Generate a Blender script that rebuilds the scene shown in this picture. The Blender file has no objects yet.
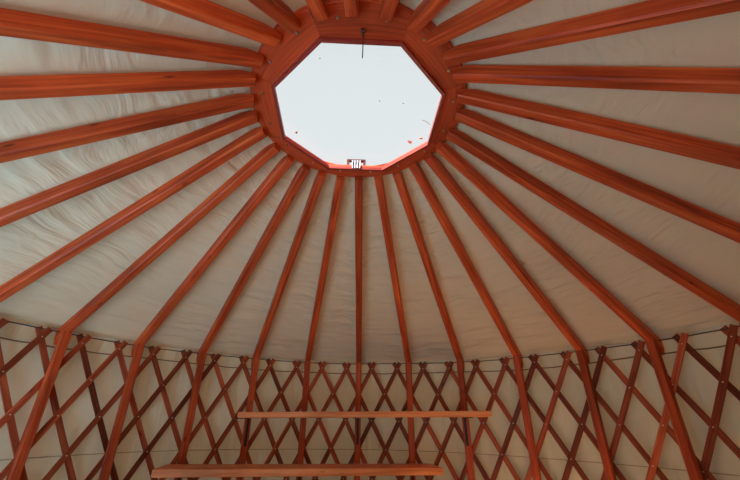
import bpy, math, random
from mathutils import Vector, Matrix, noise as mnoise
random.seed(7)
D = bpy.data; COL = bpy.context.scene.collection
PI = math.pi; sin = math.sin; cos = math.cos; rad = math.radians
# ------------------------------------------------------------------ dimensions (metres)
EYE = 1.25                       # camera height above the floor
N = 28; ST = 2*PI/N; PHI = 0.0084
RW = 3.0                         # inner face of the posts
ZT = EYE + 0.722                 # underside of rafter at the post
ZR = EYE + 2.0706                # level of the skylight ring
RR = 0.74                        # rafter ends
SLOPE = (ZR - 0.02 - ZT)/(RW - RR)
RC = Vector((0.018, -0.015, 0))  # centre of the skylight ring
OCT = rad(-2.6)
LIP = Vector((0, 0.035, 0))     # the octagonal opening sits a little off-centre

def P(r, a, z=0.0): return Vector((r*sin(a), r*cos(a), z))

# ------------------------------------------------------------------ object helpers
def link(o, parent=None):
    COL.objects.link(o)
    if parent is not None: o.parent = parent
    return o
def tag(o, label, cat, group=None, kind=None):
    o['label'] = label; o['category'] = cat
    if group: o['group'] = group
    if kind: o['kind'] = kind
    return o
def empty(name, loc=(0, 0, 0), rz=0.0):
    o = D.objects.new(name, None); o.location = loc; o.rotation_euler = (0, 0, rz)
    o.empty_display_size = 0.1
    return link(o)

class MB:
    """collects faces with UVs (metres along the grain, metres round the section)"""
    def __init__(s): s.v = []; s.f = []; s.uv = []; s.mi = []; s.m = 0
    def face(s, idx, uvs): s.f.append(idx); s.uv.append(uvs); s.mi.append(s.m)
    def sweep(s, frames, sec, caps=True, closed=False):
        """frames: list of (origin, xaxis, yaxis, scalex, scaley); sec: list of 2D points"""
        b = len(s.v); n = len(sec); u = 0.0; us = []
        per = [0.0]
        for i in range(n): per.append(per[-1] + math.dist(sec[i], sec[(i+1) % n]))
        prev = None
        for o, X, Y, sx, sy in frames:
            if prev is not None: u += (o - prev).length
            us.append(u); prev = o
            for p in sec: s.v.append(tuple(o + X*(p[0]*sx) + Y*(p[1]*sy)))
        m = len(frames)
        rng = m if closed else m-1
        for k in range(rng):
            k2 = (k+1) % m
            u2 = us[k2] if k2 else us[-1] + 0.05
            for i in range(n):
                j = (i+1) % n
                s.face((b+k*n+i, b+k2*n+i, b+k2*n+j, b+k*n+j),
                       ((us[k], per[i]), (u2, per[i]), (u2, per[i+1]), (us[k], per[i+1])))
        if caps and not closed:
            s.face(tuple(b+i for i in range(n)), tuple((p[0]*0.2, p[1]) for p in sec))
            s.face(tuple(b+(m-1)*n+i for i in reversed(range(n))), tuple((p[0]*0.2, p[1]) for p in reversed(sec)))
        return s
    def tube(s, pts, r, n=8, closed=False):
        fr = []
        for i, p in enumerate(pts):
            p = Vector(p)
            a = Vector(pts[i-1]) if (i > 0 or closed) else p
            c = Vector(pts[(i+1) % len(pts)]) if (i < len(pts)-1 or closed) else p
            t = (c - a).normalized()
            up = Vector((0, 0, 1)) if abs(t.z) < 0.9 else Vector((1, 0, 0))
            X = t.cross(up).normalized(); Y = X.cross(t)
            fr.append((p, X, Y, 1, 1))
        sec = [(r*cos(2*PI*k/n), r*sin(2*PI*k/n)) for k in range(n)]
        return s.sweep(fr, sec, closed=closed)
    def box(s, c, X, Y, Z, ch=0.003):
        """box centred at c, half-axes X (grain), Y, Z, softly chamfered"""
        c = Vector(c); X = Vector(X); Y = Vector(Y); Z = Vector(Z)
        hy, hz = Y.length, Z.length; yn, zn = Y/hy, Z/hz; xl = X.length; xn = X/xl
        sec = rect(2*hy, 2*hz, ch)
        return s.sweep([(c - X, yn, zn, 1-ch/hy, 1-ch/hz), (c - xn*(xl-ch), yn, zn, 1, 1),
                        (c + xn*(xl-ch), yn, zn, 1, 1), (c + X, yn, zn, 1-ch/hy, 1-ch/hz)], sec)
    def build(s, name, mats, parent=None, smooth=False):
        me = D.meshes.new(name)
        me.from_pydata(s.v, [], s.f)
        uv = me.uv_layers.new(name='UVMap')
        k = 0
        for fu in s.uv:
            for q in fu: uv.data[k].uv = q; k += 1
        if not isinstance(mats, (list, tuple)): mats = [mats]
        for m in mats: me.materials.append(m)
        me.polygons.foreach_set('material_index', s.mi)
        if smooth: me.polygons.foreach_set('use_smooth', [True]*len(me.polygons))
        import bmesh
        bm = bmesh.new(); bm.from_mesh(me); bmesh.ops.recalc_face_normals(bm, faces=bm.faces); bm.to_mesh(me); bm.free()
        me.update()
        return link(D.objects.new(name, me), parent)

def rect(w, h, c=0.006):
    w /= 2; h /= 2
    return [(-w+c, -h), (w-c, -h), (w, -h+c), (w, h-c), (w-c, h), (-w+c, h), (-w, h-c), (-w, -h+c)]

# ------------------------------------------------------------------ materials
def nmat(name):
    m = D.materials.new(name); m.use_nodes = True
    nt = m.node_tree; nt.nodes.clear()
    out = nt.nodes.new('ShaderNodeOutputMaterial')
    def nd(t, **kw):
        n = nt.nodes.new(t)
        for k, v in kw.items(): setattr(n, k, v)
        return n
    def ln(a, b): nt.links.new(a, b)
    return m, nd, ln, out
def ramp(nd, stops):
    r = nd('ShaderNodeValToRGB'); el = r.color_ramp.elements
    while len(el) > 1: el.remove(el[-1])
    el[0].position = stops[0][0]; el[0].color = (*stops[0][1], 1)
    for p, c in stops[1:]:
        e = el.new(p); e.color = (*c, 1)
    return r
def wood(name, c1, c2, c3, rough=0.42, vary=0.35, spec=0.2):
    m, nd, ln, out = nmat(name)
    uv = nd('ShaderNodeUVMap'); oi = nd('ShaderNodeObjectInfo')
    mp = nd('ShaderNodeMapping'); mp.inputs['Scale'].default_value = (1.6, 30, 1)
    add = nd('ShaderNodeVectorMath', operation='SCALE'); add.inputs['Scale'].default_value = 37
    comb = nd('ShaderNodeCombineXYZ'); ln(oi.outputs['Random'], comb.inputs['X']); ln(oi.outputs['Random'], comb.inputs['Y']); ln(oi.outputs['Random'], comb.inputs['Z'])
    ln(comb.outputs[0], add.inputs[0])
    ad2 = nd('ShaderNodeVectorMath', operation='ADD'); ln(uv.outputs[0], ad2.inputs[0]); ln(add.outputs[0], ad2.inputs[1])
    ln(ad2.outputs[0], mp.inputs['Vector'])
    n1 = nd('ShaderNodeTexNoise'); n1.inputs['Scale'].default_value = 1.0; n1.inputs['Detail'].default_value = 6; n1.inputs['Distortion'].default_value = 0.6
    ln(mp.outputs[0], n1.inputs['Vector'])
    r = ramp(nd, [(0.25, c1), (0.5, c2), (0.78, c3)]); ln(n1.outputs['Fac'], r.inputs['Fac'])
    # slow tone change along the board
    n2 = nd('ShaderNodeTexNoise'); n2.inputs['Scale'].default_value = 1.7; n2.inputs['Detail'].default_value = 2
    ln(ad2.outputs[0], n2.inputs['Vector'])
    mr = nd('ShaderNodeMapRange'); mr.inputs['From Min'].default_value = 0.3; mr.inputs['From Max'].default_value = 0.7
    mr.inputs['To Min'].default_value = 0.78; mr.inputs['To Max'].default_value = 1.15; ln(n2.outputs['Fac'], mr.inputs['Value'])
    # knots
    km = nd('ShaderNodeMapping'); km.inputs['Scale'].default_value = (3.2, 11.0, 1); ln(ad2.outputs[0], km.inputs['Vector'])
    vo = nd('ShaderNodeTexVoronoi'); vo.inputs['Scale'].default_value = 1.0; ln(km.outputs[0], vo.inputs['Vector'])
    kr = nd('ShaderNodeMapRange'); kr.inputs['From Min'].default_value = 0.05; kr.inputs['From Max'].default_value = 0.13
    kr.inputs['To Min'].default_value = 0.35; kr.inputs['To Max'].default_value = 1.0; ln(vo.outputs['Distance'], kr.inputs['Value'])
    orr = nd('ShaderNodeMapRange'); orr.inputs['To Min'].default_value = 1-vary/2; orr.inputs['To Max'].default_value = 1+vary/2
    ln(oi.outputs['Random'], orr.inputs['Value'])
    m1 = nd('ShaderNodeMath', operation='MULTIPLY'); ln(mr.outputs[0], m1.inputs[0]); ln(kr.outputs[0], m1.inputs[1])
    m2 = nd('ShaderNodeMath', operation='MULTIPLY'); ln(m1.outputs[0], m2.inputs[0]); ln(orr.outputs[0], m2.inputs[1])
    vs = nd('ShaderNodeVectorMath', operation='SCALE'); ln(r.outputs['Color'], vs.inputs[0]); ln(m2.outputs[0], vs.inputs['Scale'])
    b = nd('ShaderNodeBsdfPrincipled'); b.inputs['Roughness'].default_value = rough
    b.inputs['Specular IOR Level'].default_value = spec
    ln(vs.outputs[0], b.inputs['Base Color'])
    bp = nd('ShaderNodeBump'); bp.inputs['Strength'].default_value = 0.15; bp.inputs['Distance'].default_value = 0.004
    ln(n1.outputs['Fac'], bp.inputs['Height']); ln(bp.outputs[0], b.inputs['Normal'])
    ln(b.outputs[0], out.inputs['Surface'])
    return m
def plain(name, col, rough=0.5, metal=0.0):
    m, nd, ln, out = nmat(name)
    b = nd('ShaderNodeBsdfPrincipled'); b.inputs['Base Color'].default_value = (*col, 1)
    b.inputs['Roughness'].default_value = rough; b.inputs['Metallic'].default_value = metal
    n = nd('ShaderNodeTexNoise'); n.inputs['Scale'].default_value = 60
    bp = nd('ShaderNodeBump'); bp.inputs['Strength'].default_value = 0.1; bp.inputs['Distance'].default_value = 0.002
    tc = nd('ShaderNodeTexCoord'); ln(tc.outputs['Object'], n.inputs['Vector']); ln(n.outputs['Fac'], bp.inputs['Height']); ln(bp.outputs[0], b.inputs['Normal'])
    ln(b.outputs[0], out.inputs['Surface']); return m
def canvas(name, col, trans, tcol, wx, wy, bump, warp=3.0, slack=0.5):
    m, nd, ln, out = nmat(name)
    uv = nd('ShaderNodeUVMap'); mp = nd('ShaderNodeMapping'); mp.inputs['Scale'].default_value = (wx, wy, 1); ln(uv.outputs[0], mp.inputs['Vector'])
    # folds: two stretched noises, patchy
    wn = nd('ShaderNodeTexNoise'); wn.inputs['Scale'].default_value = 2.2; wn.inputs['Detail'].default_value = 1; ln(uv.outputs[0], wn.inputs['Vector'])
    ws = nd('ShaderNodeVectorMath', operation='SCALE'); ws.inputs['Scale'].default_value = warp; ln(wn.outputs['Color'], ws.inputs[0])
    wa = nd('ShaderNodeVectorMath', operation='ADD'); ln(mp.outputs[0], wa.inputs[0]); ln(ws.outputs[0], wa.inputs[1])
    na_ = nd('ShaderNodeTexNoise'); na_.inputs['Scale'].default_value = 1; na_.inputs['Detail'].default_value = 2; na_.inputs['Roughness'].default_value = 0.45; ln(wa.outputs[0], na_.inputs['Vector'])
    mk = nd('ShaderNodeTexNoise'); mk.inputs['Scale'].default_value = 1.6; mk.inputs['Detail'].default_value = 1; ln(uv.outputs[0], mk.inputs['Vector'])
    mr = nd('ShaderNodeMapRange'); mr.inputs['From Min'].default_value = 0.35; mr.inputs['From Max'].default_value = 0.65; mr.inputs['To Min'].default_value = 0.25; mr.inputs['To Max'].default_value = 1.0; ln(mk.outputs['Fac'], mr.inputs['Value'])
    n0 = nd('ShaderNodeMath', operation='MULTIPLY'); ln(na_.outputs['Fac'], n0.inputs[0]); ln(mr.outputs[0], n0.inputs[1])
    # the cloth hangs slacker on one side of the yurt, tauter on the other
    sx = nd('ShaderNodeSeparateXYZ'); ln(uv.outputs[0], sx.inputs[0])
    k1 = nd('ShaderNodeMath', operation='MULTIPLY_ADD'); k1.inputs[1].default_value = slack; k1.inputs[2].default_value = 1.3; ln(sx.outputs['X'], k1.inputs[0])
    k2 = nd('ShaderNodeMath', operation='SINE'); ln(k1.outputs[0], k2.inputs[0])
    k3 = nd('ShaderNodeMath', operation='MULTIPLY_ADD'); k3.inputs[1].default_value = 0.8; k3.inputs[2].default_value = 1.0; ln(k2.outputs[0], k3.inputs[0])
    n1 = nd('ShaderNodeMath', operation='MULTIPLY'); ln(n0.outputs[0], n1.inputs[0]); ln(k3.outputs[0], n1.inputs[1])
    n2 = nd('ShaderNodeTexNoise'); n2.inputs['Scale'].default_value = 1.3; n2.inputs['Detail'].default_value = 4; ln(uv.outputs[0], n2.inputs['Vector'])
    mx = nd('ShaderNodeMix', data_type='RGBA'); mx.inputs[6].default_value = (*[c*0.92 for c in col], 1); mx.inputs[7].default_value = (*col, 1)
    ln(n2.outputs['Fac'], mx.inputs[0])
    bp = nd('ShaderNodeBump'); bp.inputs['Strength'].default_value = bump; bp.inputs['Distance'].default_value = 0.055; ln(n1.outputs[0], bp.inputs['Height'])
    di = nd('ShaderNodeBsdfDiffuse'); ln(mx.outputs[2], di.inputs['Color']); ln(bp.outputs[0], di.inputs['Normal'])
    tr = nd('ShaderNodeBsdfTranslucent'); tr.inputs['Color'].default_value = (*tcol, 1); ln(bp.outputs[0], tr.inputs['Normal'])
    ms = nd('ShaderNodeMixShader'); ms.inputs[0].default_value = trans
    ln(di.outputs[0], ms.inputs[1]); ln(tr.outputs[0], ms.inputs[2]); ln(ms.outputs[0], out.inputs['Surface'])
    return m

M = {}
M['rafter'] = wood('varnished_larch', (0.24, 0.025, 0.007), (0.56, 0.075, 0.017), (0.80, 0.155, 0.034))
M['post'] = wood('varnished_post_wood', (0.28, 0.035, 0.010), (0.50, 0.075, 0.019), (0.66, 0.12, 0.033), rough=0.45)
M['slat'] = wood('lattice_wood', (0.13, 0.021, 0.009), (0.32, 0.060, 0.020), (0.52, 0.115, 0.038), rough=0.5, vary=0.95)
M['ring'] = wood('ring_wood', (0.34, 0.034, 0.011), (0.58, 0.072, 0.02), (0.74, 0.12, 0.035), rough=0.38)
M['lip'] = wood('lip_wood', (0.22, 0.025, 0.02), (0.36, 0.05, 0.035), (0.46, 0.08, 0.05), rough=0.25, spec=0.6)
M['dark'] = wood('dark_frame_wood', (0.05, 0.010, 0.008), (0.10, 0.018, 0.012), (0.14, 0.03, 0.02))
M['shelf'] = wood('shelf_pine', (0.62, 0.16, 0.05), (0.86, 0.28, 0.10), (0.95, 0.42, 0.18), rough=0.4, vary=0.1)
M['floor'] = wood('floor_boards', (0.26, 0.15, 0.07), (0.36, 0.22, 0.11), (0.44, 0.28, 0.15))
M['roof'] = canvas('roof_canvas', (0.74, 0.525, 0.32), 0.006, (0.60, 0.60, 0.46), 1.4, 14, 0.8)
M['wall'] = canvas('wall_canvas', (0.66, 0.56, 0.39), 0.022, (0.92, 0.76, 0.55), 7, 0.9, 1.0, 0.8, 0.333)
M['steel'] = plain('bolt_steel', (0.55, 0.48, 0.36), 0.35, 1.0)
M['zinc'] = plain('rivet_zinc', (0.8, 0.72, 0.6), 0.4, 0.6)
M['black'] = plain('black_iron', (0.012, 0.011, 0.012), 0.55, 0.2)
M['white'] = plain('white_metal', (0.13, 0.13, 0.135), 0.4)
M['cable'] = plain('dark_cable', (0.05, 0.035, 0.025), 0.6)
M['rope'] = plain('brown_rope', (0.19, 0.12, 0.06), 0.8)
M['tan'] = plain('tan_rope', (0.34, 0.25, 0.15), 0.8)
M['cord'] = plain('pale_cord', (0.72, 0.68, 0.6), 0.8)
M['piping'] = plain('canvas_piping', (0.7, 0.66, 0.58), 0.8)
M['pinkpatch'] = plain('dull_pink', (0.75, 0.36, 0.30), 0.7)
M['leaf'] = plain('dry_leaf', (0.30, 0.18, 0.05), 0.7)
M['grass'] = plain('grass_ground', (0.60, 0.46, 0.28), 0.9)

def dome_mat():
    m, nd, ln, out = nmat('smoked_acrylic')
    tr = nd('ShaderNodeBsdfTransparent'); tr.inputs['Color'].default_value = (*DOME_T, 1)
    gl = nd('ShaderNodeBsdfGlossy'); gl.inputs['Roughness'].default_value = 0.03
    fr = nd('ShaderNodeFresnel'); fr.inputs['IOR'].default_value = 1.25
    ms = nd('ShaderNodeMixShader'); ln(fr.outputs[0], ms.inputs[0]); ln(tr.outputs[0], ms.inputs[1]); ln(gl.outputs[0], ms.inputs[2])
    ln(ms.outputs[0], out.inputs['Surface']); return m
SKY = (1.02, 1.11, 1.15); DOME_T = (0.75, 0.74, 0.73)
M['dome'] = dome_mat()

# ------------------------------------------------------------------ the canvas, floor and ground (setting)
DOOR_A, DOOR_W, DOOR_H = rad(-118), rad(20), 1.86  # unseen side doorway, placed and widened to light the left roof
BACK_A, BACK_W = rad(-170), rad(7)  # unseen second doorway, added to bring light from behind the camera
CAN = 0.124
def roof_z(r): return ZT + (RW - r)*SLOPE + CAN
REAVE = 3.17
def fbm(x, y, z=0.0, o=3): return mnoise.fractal(Vector((x, y, z)), 1.0, 2.0, o)
def make_roof():
    mb = MB(); na, nr = N*16, 110
    r0, r1 = 0.762, REAVE + 0.05
    for i in range(nr+1):
        t = i/nr; r = r0 + (r1-r0)*t
        for j in range(na):
            a = PHI + 2*PI*j/na
            f = (j/na*N) % 1.0                       # 0 at a rafter
            sag = (1-abs(2*f-1)**2)                  # between rafters
            dz = 0.018*sag*min(1, r/1.6)
            if 0 < i < nr:
                ridge = (1+0.9*cos(a+0.1))*0.8*fbm(a*2.6+3+r*1.5, r*13+a*0.8, 0.3*sin(a), 4) ; big = fbm(a*5+9, r*4.5, 2.1)
                edge = math.exp(-((r1-r)/0.35)**2)
                amp = (0.012+0.014*edge + 0.003*max(0, -sin(a)))*(0.2+0.8*sag)
                dz += amp*ridge*1.4*min(1, (r1-r)/0.12) + 0.012*big*sag*min(1, (r1-r)/0.2)
            mb.v.append(tuple(P(r, a, roof_z(r) + dz)))
    L = 1/cos(math.atan(SLOPE))
    for i in range(nr):
        for j in range(na):
            k = (j+1) % na
            u0, u1 = j/na*2*PI*2, (j+1)/na*2*PI*2
            v0, v1 = (r0+(r1-r0)*i/nr)*L, (r0+(r1-r0)*(i+1)/nr)*L
            mb.face((i*na+j, i*na+k, (i+1)*na+k, (i+1)*na+j), ((u0, v0), (u1, v0), (u1, v1), (u0, v1)))
    o = mb.build('ceiling', M['roof'], smooth=True)
    return tag(o, 'cream canvas roof stretched over the radiating rafters', 'ceiling', kind='structure')
make_roof()
def make_wall():
    mb = MB(); na, nz = 560, 60; zt = roof_z(REAVE) + 0.03
    for i in range(nz+1):
        z = zt*i/nz
        for j in range(na):
            a = 2*PI*j/na
            f = fbm(a*16, z*0.9, 5.5)*0.007 + fbm(a*5, z*2.2, 1.5)*0.008
            w = min(1, max(0, zt-0.06-z)/0.25)
            mb.v.append(tuple(P(REAVE + f*w*1.3, a, z)))
    for i in range(nz):
        for j in range(na):
            k = (j+1) % na; am = 2*PI*(j+0.5)/na; zm = zt*(i+0.5)/nz
            if abs((am-DOOR_A+PI) % (2*PI)-PI) < DOOR_W and zm < DOOR_H: continue
            if abs((am-BACK_A+PI) % (2*PI)-PI) < BACK_W and zm < DOOR_H: continue
            u0, u1 = 2*PI*j/na*REAVE, 2*PI*(j+1)/na*REAVE; v0, v1 = zt*i/nz, zt*(i+1)/nz
            mb.face((i*na+j, i*na+k, (i+1)*na+k, (i+1)*na+j), ((u0, v0), (u1, v0), (u1, v1), (u0, v1)))
    o = mb.build('wall_round', M['wall'], smooth=True)
    tag(o, 'cream canvas wall behind the wooden lattice', 'wall', kind='structure')
make_wall()
mb = MB(); n = 0
w = 0.14; k = 0
x = -3.2
while x < 3.2:                                        # floor boards
    h = math.sqrt(max(0.0, 3.25**2 - max(abs(x), abs(x+w))**2)) if max(abs(x), abs(x+w)) < 3.25 else 0
    if h > 0.1: mb.box((x+w/2, 0, -0.02), (0, h, 0), (w/2-0.0015, 0, 0), (0, 0, 0.02), 0.002)
    x += w
o = mb.build('floor', M['floor']); tag(o, 'wooden board floor inside the yurt', 'floor', kind='structure')
mb = MB(); g = 40
mb.v += [(-g, -g, -0.05), (g, -g, -0.05), (g, g, -0.05), (-g, g, -0.05)]; mb.face((0, 1, 2, 3), ((0, 0), (1, 0), (1, 1), (0, 1)))
o = mb.build('ground', M['grass']); tag(o, 'pale dry ground outside the yurt', 'ground', kind='structure')
# pale blue mat added inside the doorway, out of view, to bounce cool light
mb = MB(); mb.box((0, 0, 0.008), (1.25, 0, 0), (0, 0.62, 0), (0, 0, 0.007), 0.004)
M['mat'] = plain('pale_blue_bounce', (0.22, 0.56, 0.88), 0.95)
bouncer = mb.build('bounce_mat', M['mat']); bouncer.location = P(2.15, DOOR_A); bouncer.rotation_euler = (0, 0, -DOOR_A)
tag(bouncer, 'unseen pale blue mat added inside the doorway to bounce cool light', 'mat')
mb = MB()  # unseen pale blue slab, added to bounce cool light through the doorway
q = [P(3.22, DOOR_A-rad(38), -0.012), P(3.22, DOOR_A-rad(19), -0.012), P(3.22, DOOR_A, -0.012), P(3.22, DOOR_A+rad(19), -0.012), P(3.22, DOOR_A+rad(38), -0.012), P(6.6, DOOR_A+rad(28), -0.012), P(6.6, DOOR_A-rad(28), -0.012)]
for z_ in (0, -0.036):
    for v_ in q: mb.v.append((v_.x, v_.y, v_.z + z_))
mb.face(tuple(range(7)), ((0, 0),)*7); mb.face(tuple(range(13, 6, -1)), ((0, 0),)*7)
for i in range(7): mb.face((i, (i+1) % 7, 7+(i+1) % 7, 7+i), ((0, 0),)*4)
o = mb.build('reflector', plain('pale_blue_reflector', (0.22, 0.54, 0.90), 0.9)); tag(o, 'unseen pale blue terrace outside the doorway', 'reflector', kind='structure')
# hedge added outside the doorway, out of view, to block horizon light
def blocker():
    mb = MB(); nx, nz = 90, 26; W, H = 5.5, 2.6
    def pt(i, j, side):
        x = -W + 2*W*i/nx; z = -0.05 + H*j/nz
        b = 0.5*math.sqrt(max(0.05, 1-(j/nz)**4))*side
        return Vector((x, b + 0.12*fbm(x*3, z*3, side*4.0), z + (0.1*fbm(x*4, 3.3, 1) if j > nz-3 else 0)))
    for s in (-1, 1):
        b = len(mb.v)
        for j in range(nz+1):
            for i in range(nx+1): mb.v.append(tuple(pt(i, j, s)))
        for j in range(nz):
            for i in range(nx):
                k = b+j*(nx+1)+i; mb.face((k, k+1, k+nx+2, k+nx+1), ((0, 0),)*4)
    m = (nx+1)*(nz+1)
    for i in range(nx):
        k = nz*(nx+1)+i; mb.face((k, k+1, m+k+1, m+k), ((0, 0),)*4)
    o = mb.build('light_blocker', M['block_green']); o.location = P(6.3, DOOR_A); o.rotation_euler = (0, 0, -DOOR_A)
    tag(o, 'unseen dark green hedge outside the open doorway', 'blocker')
M['block_green'] = plain('blocker_green', (0.035, 0.06, 0.02), 0.9)
blocker()
# frames for the two unseen doorways added to let light in
def doorway(name, A, W, label):
    mb = MB()
    for s in (-1, 1):
        a = A + s*(W + 0.006)
        rr = P(1, a); tt = Vector((cos(a), -sin(a), 0))
        mb.box(P(3.11, a, DOOR_H/2), (0, 0, DOOR_H/2), rr*0.06, tt*0.035, 0.005)
    a = A; tt = Vector((cos(a), -sin(a), 0))
    mb.box(P(3.08, a, DOOR_H+0.035), tt*(sin(W)*3.13+0.06), P(0.06, a), (0, 0, 0.035), 0.005)
    mb.box(P(3.08, a, 0.02), tt*(sin(W)*3.08-0.03), P(0.05, a), (0, 0, 0.02), 0.004)
    o = mb.build(name, M['post']); tag(o, label, 'door', kind='structure')
doorway('added_door_1', DOOR_A, DOOR_W, 'unseen open wooden side doorway, added to let cool light in')
doorway('added_door_2', BACK_A, BACK_W, 'unseen open wooden doorway behind the viewer, added for its light')

# piping along the eave, a fold of the roof canvas
mb = MB(); pts = [P(REAVE-0.012, 2*PI*i/240, roof_z(REAVE)-0.004+0.006*sin(i*0.9)) for i in range(240)]
mb.tube(pts, 0.006, 6, closed=True)
o = mb.build('trim_1', M['piping'], smooth=True); tag(o, 'canvas piping where roof and wall canvas meet', 'trim', kind='structure')

# ------------------------------------------------------------------ skylight ring
def octr(ap, a):
    """radius of an octagon with apothem ap in direction a"""
    q = (a - OCT + PI/8*0) % (PI/4)
    q = q if q < PI/8 else q - PI/4
    return ap/cos(q)
def ring_piece(a0, a1, n, fin, fout, z0, z1, ch=0.004):
    mb = MB(); fr = []
    sec = None
    pts = []
    for i in range(n+1):
        a = a0 + (a1-a0)*i/n
        pi = P(fin(a), a) + (LIP if n == 12 else Vector()); po = P(fout(a), a)
        c = Vector((0, 0, (z0+z1)/2)) + (pi+po)/2
        fr.append((c, (po-pi).normalized(), Vector((0, 0, 1)), (po-pi).length, 1))
    h = (z1-z0)/2
    sec = [(-0.5+0.03, -h), (0.5-0.03, -h), (0.5, -h+ch), (0.5, h-ch), (0.47, h), (-0.47, h), (-0.5, h-ch), (-0.5, -h+ch)]
    mb.sweep(fr, sec)
    return mb
ring = empty('skylight_ring', (RC.x, RC.y, ZR))
tag(ring, 'reddish wooden ring with octagonal opening crowning the roof', 'skylight ring')
for k in range(8):
    a0 = OCT + PI/8 + k*PI/4
    ring_piece(a0+0.002, a0+PI/4-0.002, 12, lambda a: octr(0.600, a), lambda a: 0.785, 0.035, 0.065).build('ring_segment', M['ring'], ring)
    mb = ring_piece(a0+0.001, a0+PI/4-0.001, 2, lambda a: octr(0.584, a), lambda a: octr(0.606, a), 0.004, 0.034, 0.008)
    mb.build('inner_lip', M['lip'], ring).location = LIP
    for d in (0.24, 0.76):
        a = a0 + PI/4*d; b = MB()
        b.tube([P(0.70, a, 0.036), P(0.70, a, 0.027)], 0.009, 6); b.tube([P(0.70, a, 0.027), P(0.70, a, 0.022)], 0.005, 6)
        b.build('bolt', M['steel'], ring)
mb = ring_piece(0, 2*PI, 64, lambda a: 0.735, lambda a: 0.785, 0.066, 0.13); mb.build('curb', M['ring'], ring)

mb = MB(); nr, na = 14, 64; RD, HD = 0.765, 0.17      # acrylic dome
rs = (RD*RD + HD*HD)/(2*HD)
mb.v.append((0, 0, HD))
for i in range(1, nr+1):
    r = RD*i/nr; z = math.sqrt(rs*rs - r*r) - (rs - HD)
    for j in range(na): mb.v.append(tuple(P(r, 2*PI*j/na, z)))
for j in range(na):
    q = (j+1) % na
    mb.face((0, 1+j, 1+q), ((0, 0),)*3)
    for i in range(nr-1): mb.face((1+i*na+j, 1+(i+1)*na+j, 1+(i+1)*na+q, 1+i*na+q), ((0, 0),)*4)
dome = mb.build('skylight_dome', M['dome'], smooth=True); dome.location = (RC.x, RC.y, ZR+0.132)
tag(dome, 'clear acrylic dome over the octagonal opening showing white sky', 'skylight')

# dry leaf lying on the dome
def on_dome(x, y, lift=0.004):
    r2 = x*x+y*y
    return Vector((RC.x+x, RC.y+y, ZR+0.132 + math.sqrt(rs*rs-r2)-(rs-HD)+lift))
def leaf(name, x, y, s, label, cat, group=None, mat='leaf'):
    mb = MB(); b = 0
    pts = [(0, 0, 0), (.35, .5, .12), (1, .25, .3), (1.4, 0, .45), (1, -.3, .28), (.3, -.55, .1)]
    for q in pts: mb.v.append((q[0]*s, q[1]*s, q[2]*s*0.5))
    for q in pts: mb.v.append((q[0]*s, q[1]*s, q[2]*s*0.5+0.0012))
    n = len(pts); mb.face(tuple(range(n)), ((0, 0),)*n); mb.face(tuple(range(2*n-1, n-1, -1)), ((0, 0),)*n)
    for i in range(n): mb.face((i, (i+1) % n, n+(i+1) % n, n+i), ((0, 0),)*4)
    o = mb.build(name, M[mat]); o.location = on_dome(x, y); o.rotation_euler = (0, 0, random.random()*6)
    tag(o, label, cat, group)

# dome opener on the far rim
op = empty('dome_opener', (RC.x, RC.y, ZR))
tag(op, 'small wooden-framed opener with white metal prongs on the skylight rim', 'dome opener')
oa = rad(-2.0); rr = P(1, oa); tt = Vector((cos(oa), -sin(oa), 0)); uz = Vector((0, 0, 1))
mb = MB(); bc = P(0.668, oa)
for s_ in (-1, 1): mb.box(bc + tt*0.076*s_ + uz*0.0975, uz*0.0305, tt*0.011, rr*0.014, 0.003)
mb.box(bc + uz*0.138, tt*0.087, uz*0.011, rr*0.014, 0.003)
mb.build('wooden_frame', M['dark'], op)
mb = MB(); mb.box(bc - rr*0.022 + uz*0.112, tt*0.042, uz*0.010, rr*0.003, 0.001)
for s_ in (-1.5, -0.5, 0.5, 1.5): mb.tube([bc - rr*0.026 + tt*0.024*s_ + uz*0.118, bc - rr*0.058 + tt*0.024*s_ + uz*0.06, bc - rr*0.064 + tt*0.021*s_ + uz*0.0], 0.0065, 8)
mb.build('prongs', M['white'], op)
mb = MB(); mb.box(bc - rr*0.018 + uz*0.097, tt*0.036, uz*0.026, rr*0.003, 0.001)
mb.build('back_plate', M['black'], op)
# short cord hanging from the near side of the ring
mb = MB(); q0 = Vector((0.055, -0.635, ZR+0.034))
mb.box(q0 - uz*0.010, tt*0.012, rr*0.012, uz*0.010, 0.003)
mb.tube([q0 - uz*0.018, q0 - uz*0.14 + tt*0.002, q0 - uz*0.25], 0.0034, 6)
tag(mb.build('hanging_cord', M['cable']), 'short dark cord hanging from the near edge of the skylight ring', 'cord')

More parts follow.
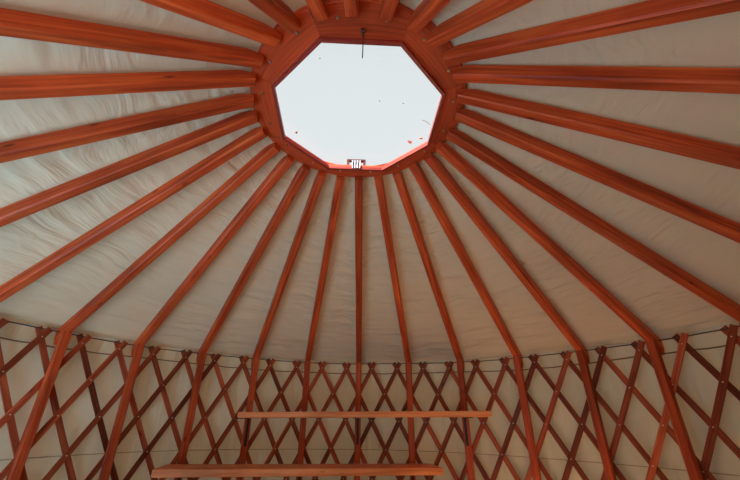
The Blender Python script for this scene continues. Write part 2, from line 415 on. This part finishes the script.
# ------------------------------------------------------------------ posts
def post_mesh():
    mb = MB(); s, dd = 0.074, 0.058
    def dz(y): return -(y)*SLOPE
    sec = rect(s, dd, 0.008)
    fr = [(Vector((0, dd/2, 0.0)), Vector((1, 0, 0)), Vector((0, 1, 0)), 1, 1), (Vector((0, dd/2, 0.6)), Vector((1, 0, 0)), Vector((0, 1, 0)), 1, 1),
          (Vector((0, dd/2, 1.3)), Vector((1, 0, 0)), Vector((0, 1, 0)), 1, 1), (Vector((0, dd/2, ZT-0.002)), Vector((1, 0, 0)), Vector((0, 1, 0)), 1, 1)]
    mb.sweep(fr, sec)
    nt = len(sec)
    for i in range(len(mb.v)-nt, len(mb.v)):
        x, y, z = mb.v[i]; mb.v[i] = (x, y, z - y*SLOPE)
    o = mb.build('wall_post', M['post']); return o
AZ = {-5: -.06, -4: .05, -3: .19, -2: -.33, -1: -.35, 0: -.05, 1: -.16, 2: -.28, 3: -.02, 4: .04, 5: -.63,
      -13: -1.0, -12: 1.0, -11: 3.0, -10: 2.3, -9: 1.3, -8: .5, -7: 0, 6: -.2, 7: -.7, 8: -.7, 9: -.4, 10: .4, 11: .8, 12: 1.5, 13: 1.5, 14: 1.0}
PH = {-5: .001, -4: -.004, -3: 0, -2: -.006, -1: -.003, 0: .006, 1: .004, 2: .003, 3: .008, 4: -.01, 5: -.012}
def azim(k): return PHI + k*ST + rad(AZ.get(k, 0))
ordn = ['', 'first', 'second', 'third', 'fourth', 'fifth', 'sixth', 'seventh', 'eighth', 'ninth', 'tenth', 'eleventh', 'twelfth', 'thirteenth']
p0 = post_mesh()
for k in range(-7, 8):
    o = p0 if k == -7 else link(p0.copy())
    a = azim(k); o.location = P(RW, a); o.rotation_euler = (0, 0, -a)
    o.location.z = 0
    if k == 0: lb = 'square wooden wall post in the middle, straight below the skylight'
    else: lb = 'square wooden wall post, %s to the %s of the middle post' % (ordn[abs(k)], 'left' if k < 0 else 'right')
    tag(o, lb, 'post', 'square posts in front of the lattice wall')

# ------------------------------------------------------------------ rafters (local x = outwards along the ground, z up)
RING_XY = {-13: (.724, .14), -12: (.724, .9), -11: (.745, -.37), -10: (.74, 1.5), -9: (.758, .6), -8: (.76, 1.4), -7: (.747, -.4), -6: (.731, -1.16), -5: (.738, .19), -4: (.727, -.07), -3: (.738, .37), -2: (.716, -.39), -1: (.724, .66), 0: (.729, 1.0), 1: (.739, 2.34), 2: (.738, 3.19), 3: (.748, 3.4), 4: (.746, 3.6), 5: (.76, 1.91), 6: (.77, 0.0), 7: (.742, 1.8), 8: (.749, 1.44), 9: (.734, 2.0), 10: (.735, -.3), 11: (.735, -.73), 12: (.731, -2.5), 13: (.725, -2.1), 14: (.715, -.1)}
RWID, RDEP = 0.074, 0.092
def rafter_mesh():
    # origin at the underside over the post face; x grows outwards, negative x towards the ring
    mb = MB(); L0 = RR - RW
    th = math.atan(SLOPE); up = Vector((sin(th), 0, cos(th))); Y = Vector((0, 1, 0))
    fr = []
    def fr_at(x, top=None):
        base = Vector((x, 0, -x*SLOPE))
        if top is None:
            return (base + up*RDEP/2, Y, up, 1, 1)
        h = top - base.z
        return (base + Vector((0, 0, h/2)), Y, Vector((0, 0, 1)), 1, h/RDEP)
    zr = (ZR + 0.033) - ZT
    fr.append(fr_at(L0, zr)); fr.append(fr_at(L0+0.028, zr)); fr.append(fr_at(L0+0.065, zr))
    fr.append(fr_at(L0+0.075))
    for q in (0.2, 0.35, 0.5, 0.65, 0.8): fr.append(fr_at(L0*(1-q)))
    fr.append(fr_at(-0.02)); fr.append(fr_at(0.10))
    fr.append(fr_at(0.140, -0.10*SLOPE+0.05))
    sec = rect(RWID, RDEP, 0.010)
    mb.sweep(fr, sec)
    # heel hooked down behind the post
    mb.sweep([(Vector((0.126, 0, 0.010)), Y, Vector((1, 0, 0)), 1, 1), (Vector((0.122, 0, -0.08)), Y, Vector((1, 0, 0)), 1, 1), (Vector((0.118, 0, -0.125)), Y, Vector((1, 0, 0)), 0.85, 0.7)], rect(RWID*0.96, 0.036, 0.006))
    return mb.build('roof_rafter', M['rafter'])
r0 = rafter_mesh()
def rafter_label(k):
    if k == 0: return 'reddish wooden roof rafter hanging straight down from the skylight to the middle post'
    if k == 14: return 'short-looking wooden rafter running straight up from the skylight, middle of the top three'
    s = 'left' if k < 0 else 'right'; n = abs(k)
    if n <= 5: return 'reddish wooden roof rafter, %s to the %s of the one below the skylight' % (ordn[n], s)
    if n == 13: return 'wooden rafter above the skylight, %s one of the top three' % s
    if n == 12: return 'broad wooden rafter leaving the skylight upward to the %s, beside the top three' % s
    if n == 11: return 'broad wooden rafter from the upper %s of the skylight, second outside the top three' % s
    if k == -10: return 'broad rafter on the left, topmost of those crossing the left edge'
    if k == 10: return 'broad rafter on the right, topmost of those crossing the right edge'
    return 'varnished rafter crossing the %s edge, %s below the topmost one there' % (s, ordn[10-n])
for k in range(-13, 15):
    o = r0 if k == -13 else link(r0.copy())
    a = azim(k); B = P(RW, a, ZT + PH.get(k, 0))
    rr_, da = RING_XY[k]; A = P(rr_, PHI + k*ST + rad(da), 0)
    d = Vector((B.x-A.x, B.y-A.y, 0))
    o.location = B; o.rotation_euler = (0, 0, math.atan2(d.y, d.x))
    tag(o, rafter_label(k), 'rafter', 'rafters radiating from the skylight ring')

# ------------------------------------------------------------------ lattice wall
lat = empty('lattice_wall', (0, 0, 0))
tag(lat, 'crisscross lattice of reddish wooden slats standing in front of the canvas wall', 'lattice')
ZP = EYE + 0.638; DR = 0.322; DA = ST/4
def slat_mb(sgn, r):
    """top pivot at azimuth 0; leans down to the left (sgn -1) or right (sgn +1)"""
    mb = MB(); fr = []
    zt, zb = ZP + 0.082, 0.012; n = 26
    for i in range(n+1):
        z = zt + (zb-zt)*i/n; a = sgn*DA*(ZP - z)/DR
        T = (Vector((cos(a), -sin(a), 0))*(sgn*DA/DR*r) + Vector((0, 0, -1))).normalized()
        R = P(1, a); W = R.cross(T)
        fr.append((P(r, a, z), W, R, 1, 1))
    mb.sweep(fr, rect(0.054, 0.014, 0.004))
    return mb
def rivets_mb(r, sgn):
    mb = MB()
    for q in range(6):
        a = sgn*DA*q; z = ZP - DR*q
        mb.tube([P(r, a, z), P(r-0.004, a, z)], 0.0055, 6)
    return mb
sin_ = slat_mb(-1, 3.072).build('slat', M['slat'], lat)       # inner layer, rises to the right
riv = rivets_mb(3.066, -1).build('rivets', M['zinc'], sin_)
sout = slat_mb(1, 3.088).build('slat', M['slat'], lat)
first = True
for j in range(-13, 17):
    a = PHI + (j/2 + 0.26)*ST + rad(random.uniform(-.15, .15))
    if first: u, v, w_ = sin_, riv, sout
    else:
        u = link(sin_.copy(), lat); v = link(riv.copy(), u); w_ = link(sout.copy(), lat)
    dz = random.uniform(-.006, .006)
    u.rotation_euler = (0, 0, -a); w_.rotation_euler = (0, 0, -a)
    u.location.z = dz+0.006; w_.location.z = dz+0.006
    first = False

# cables along the lattice top
A0, A1 = rad(-96), rad(112)
def run(zf, r, rad_, name, mat, label, cat, n=400):
    mb = MB(); pts = []
    for i in range(n+1):
        a = A0 + (A1-A0)*i/n; pts.append(P(r, a, zf(a)))
    mb.tube(pts, rad_, 6); o = mb.build(name, mat, smooth=True); return tag(o, label, cat)
def lobes(a): return abs(((a-PHI)/ST*2 - 0.52 + 0.5) % 1.0 - 0.5)*2     # 0 at a lattice top, 1 midway
run(lambda a: EYE+0.709+0.004*sin(a*9)+0.003*lobes(a), 3.080, 0.0055, 'tension_cable', M['cable'], 'thin dark cable resting in the upper forks of the lattice', 'cable')
run(lambda a: EYE+0.592-0.012*(1-(1-lobes(a))**2)*abs(sin(a*5+1))+0.006*sin(a*7), 3.103, 0.0065, 'lattice_rope', M['rope'], 'thin brown rope strung behind the lattice just below its top', 'rope')
run(lambda a: EYE-0.331+0.003*sin(a*6), 3.103, 0.0040, 'lower_lattice_rope', M['tan'], 'thin rope running level behind the lattice at mid height', 'rope')

# ------------------------------------------------------------------ shelves
def shelf(name, bl, br, zl, zr, depth, th, posts, drop, label, joint=None):
    """bl, br: back corners"""
    bl = Vector((*bl, zl)); br = Vector((*br, zr))
    X = (br-bl).normalized(); inn = Vector((X.y, -X.x, 0)).normalized()
    if inn.y > 0: inn = -inn
    root = empty(name, (bl+br)/2 - Vector((0, 0, th)))
    tag(root, label, 'shelf', 'wooden shelves on the lattice wall')
    def loc(v): return v - root.location
    up = Vector((0, 0, 1)); c = (bl+br)/2 + inn*depth/2 - up*th/2
    mb = MB(); mb.box(loc(c), (br-bl)/2, inn*depth/2, up*th/2, 0.008)
    mb.build('board', M['shelf'], root)
    for k in posts:
        a = azim(k); p = P(RW-0.004, a); t = Vector((cos(a), -sin(a), 0))
        f = ((p - bl).dot(X)); zz = zl + (zr-zl)*f/(br-bl).length - th
        mb = MB()
        hgt = drop
        mb.box(loc(Vector((p.x, p.y, zz-hgt/2-0.002))), (0, 0, hgt/2), t*0.014, P(0.004, a), 0.001)
        pe = bl + X*f + inn*(depth-0.12); q = Vector((p.x, p.y, 0)); e = Vector((pe.x, pe.y, 0))
        dd = e-q; ln_ = dd.length; dn = dd/ln_; sd = Vector((dn.y, -dn.x, 0))
        mb.box(loc(Vector(((q.x+e.x)/2, (q.y+e.y)/2, zz-0.006))), dd/2, sd*0.014, up*0.004, 0.001)
        mb.build('bracket', M['black'], root)
shelf('wall_shelf', (-1.27, 2.655), (1.47, 2.65), EYE+0.066, EYE+0.118, 0.46, 0.058, (-2, 0, 2), 0.30,
      'upper narrow-looking pine shelf board at eye level, set further right')
shelf('wall_shelf', (-1.95, 2.235), (0.87, 2.81), EYE-0.440, EYE-0.442, 0.42, 0.068, (-3, -1, 1), 0.30,
      'lower pine shelf board whose top is seen, reaching further left')

# ------------------------------------------------------------------ camera
p_f, yaw, pitch, roll = 351.6581, -0.0137, 0.4366, 0.0172
cp, sp = cos(pitch), sin(pitch)
F = Vector((sin(yaw)*cp, cos(yaw)*cp, sp)); R0 = Vector((cos(yaw), -sin(yaw), 0)); U0 = R0.cross(F)
Rt = cos(roll)*R0 + sin(roll)*U0; Up = -sin(roll)*R0 + cos(roll)*U0
cam = D.cameras.new('camera'); co = link(D.objects.new('camera', cam))
cam.sensor_fit = 'HORIZONTAL'; cam.sensor_width = 36; cam.lens = 36*p_f/740
cam.shift_x = 10.4583/740; cam.shift_y = 16.5392/740; cam.clip_start = 0.05
mat = Matrix((Rt, Up, -F)).transposed().to_4x4(); mat.translation = Vector((0.0254*3, -0.653*3, EYE))
co.matrix_world = mat
bpy.context.scene.camera = co

DL = 'dry leaves on the dome'
leaf('dry_leaf', -0.544, 0.371, 0.021, 'small dry brown leaf on the dome near its lower left edge', 'leaf', DL)
leaf('dry_leaf', -0.270, -0.278, 0.010, 'tiny leaf speck on the dome near its upper left corner', 'leaf', DL)
leaf('dry_leaf', 0.175, 0.125, 0.009, 'tiny leaf speck alone near the centre of the dome', 'leaf', DL)
leaf('dry_leaf', 0.369, 0.118, 0.010, 'tiny leaf speck right of the centre of the dome', 'leaf', DL)
leaf('pink_patch', 0.475, 0.468, 0.034, 'pink leaf-shaped patch on the dome at its lower right corner', 'leaf', DL, 'pinkpatch')  # pink leaf-shaped pieces laid along the lower right rim
leaf('pink_patch', 0.560, 0.400, 0.026, 'smaller pink leaf-shaped patch highest on the lower right rim of the dome', 'leaf', DL, 'pinkpatch')
mb = MB(); mb.tube([on_dome(0.530, 0.235), on_dome(0.565, 0.240), on_dome(0.60, 0.262)], 0.0022, 5)
tag(mb.build('twig', M['leaf']), 'thin dark twig lying on the dome near its right edge', 'twig')

# ------------------------------------------------------------------ light
w = D.worlds.new('world'); bpy.context.scene.world = w; w.use_nodes = True
bg = w.node_tree.nodes['Background']; bg.inputs['Color'].default_value = (*SKY, 1); bg.inputs['Strength'].default_value = 1.0
sun = D.lights.new('sun', 'SUN'); sun.energy = 38.0; sun.angle = rad(4); sun.color = (0.9, 0.96, 1.0)
so = link(D.objects.new('sun', sun))
SA, SE = rad(-135), rad(57)
sd = Vector((sin(SA)*cos(SE), cos(SA)*cos(SE), sin(SE)))
so.rotation_euler = sd.to_track_quat('Z', 'Y').to_euler(); so.location = sd*12

sc = bpy.context.scene
sc.view_settings.view_transform = 'Standard'; sc.view_settings.look = 'None'
sc.view_settings.exposure = 0.0; sc.view_settings.gamma = 1.0; sc.view_settings.use_curve_mapping = False
sc.cycles.max_bounces = 10; sc.cycles.diffuse_bounces = 6; sc.cycles.use_denoising = True
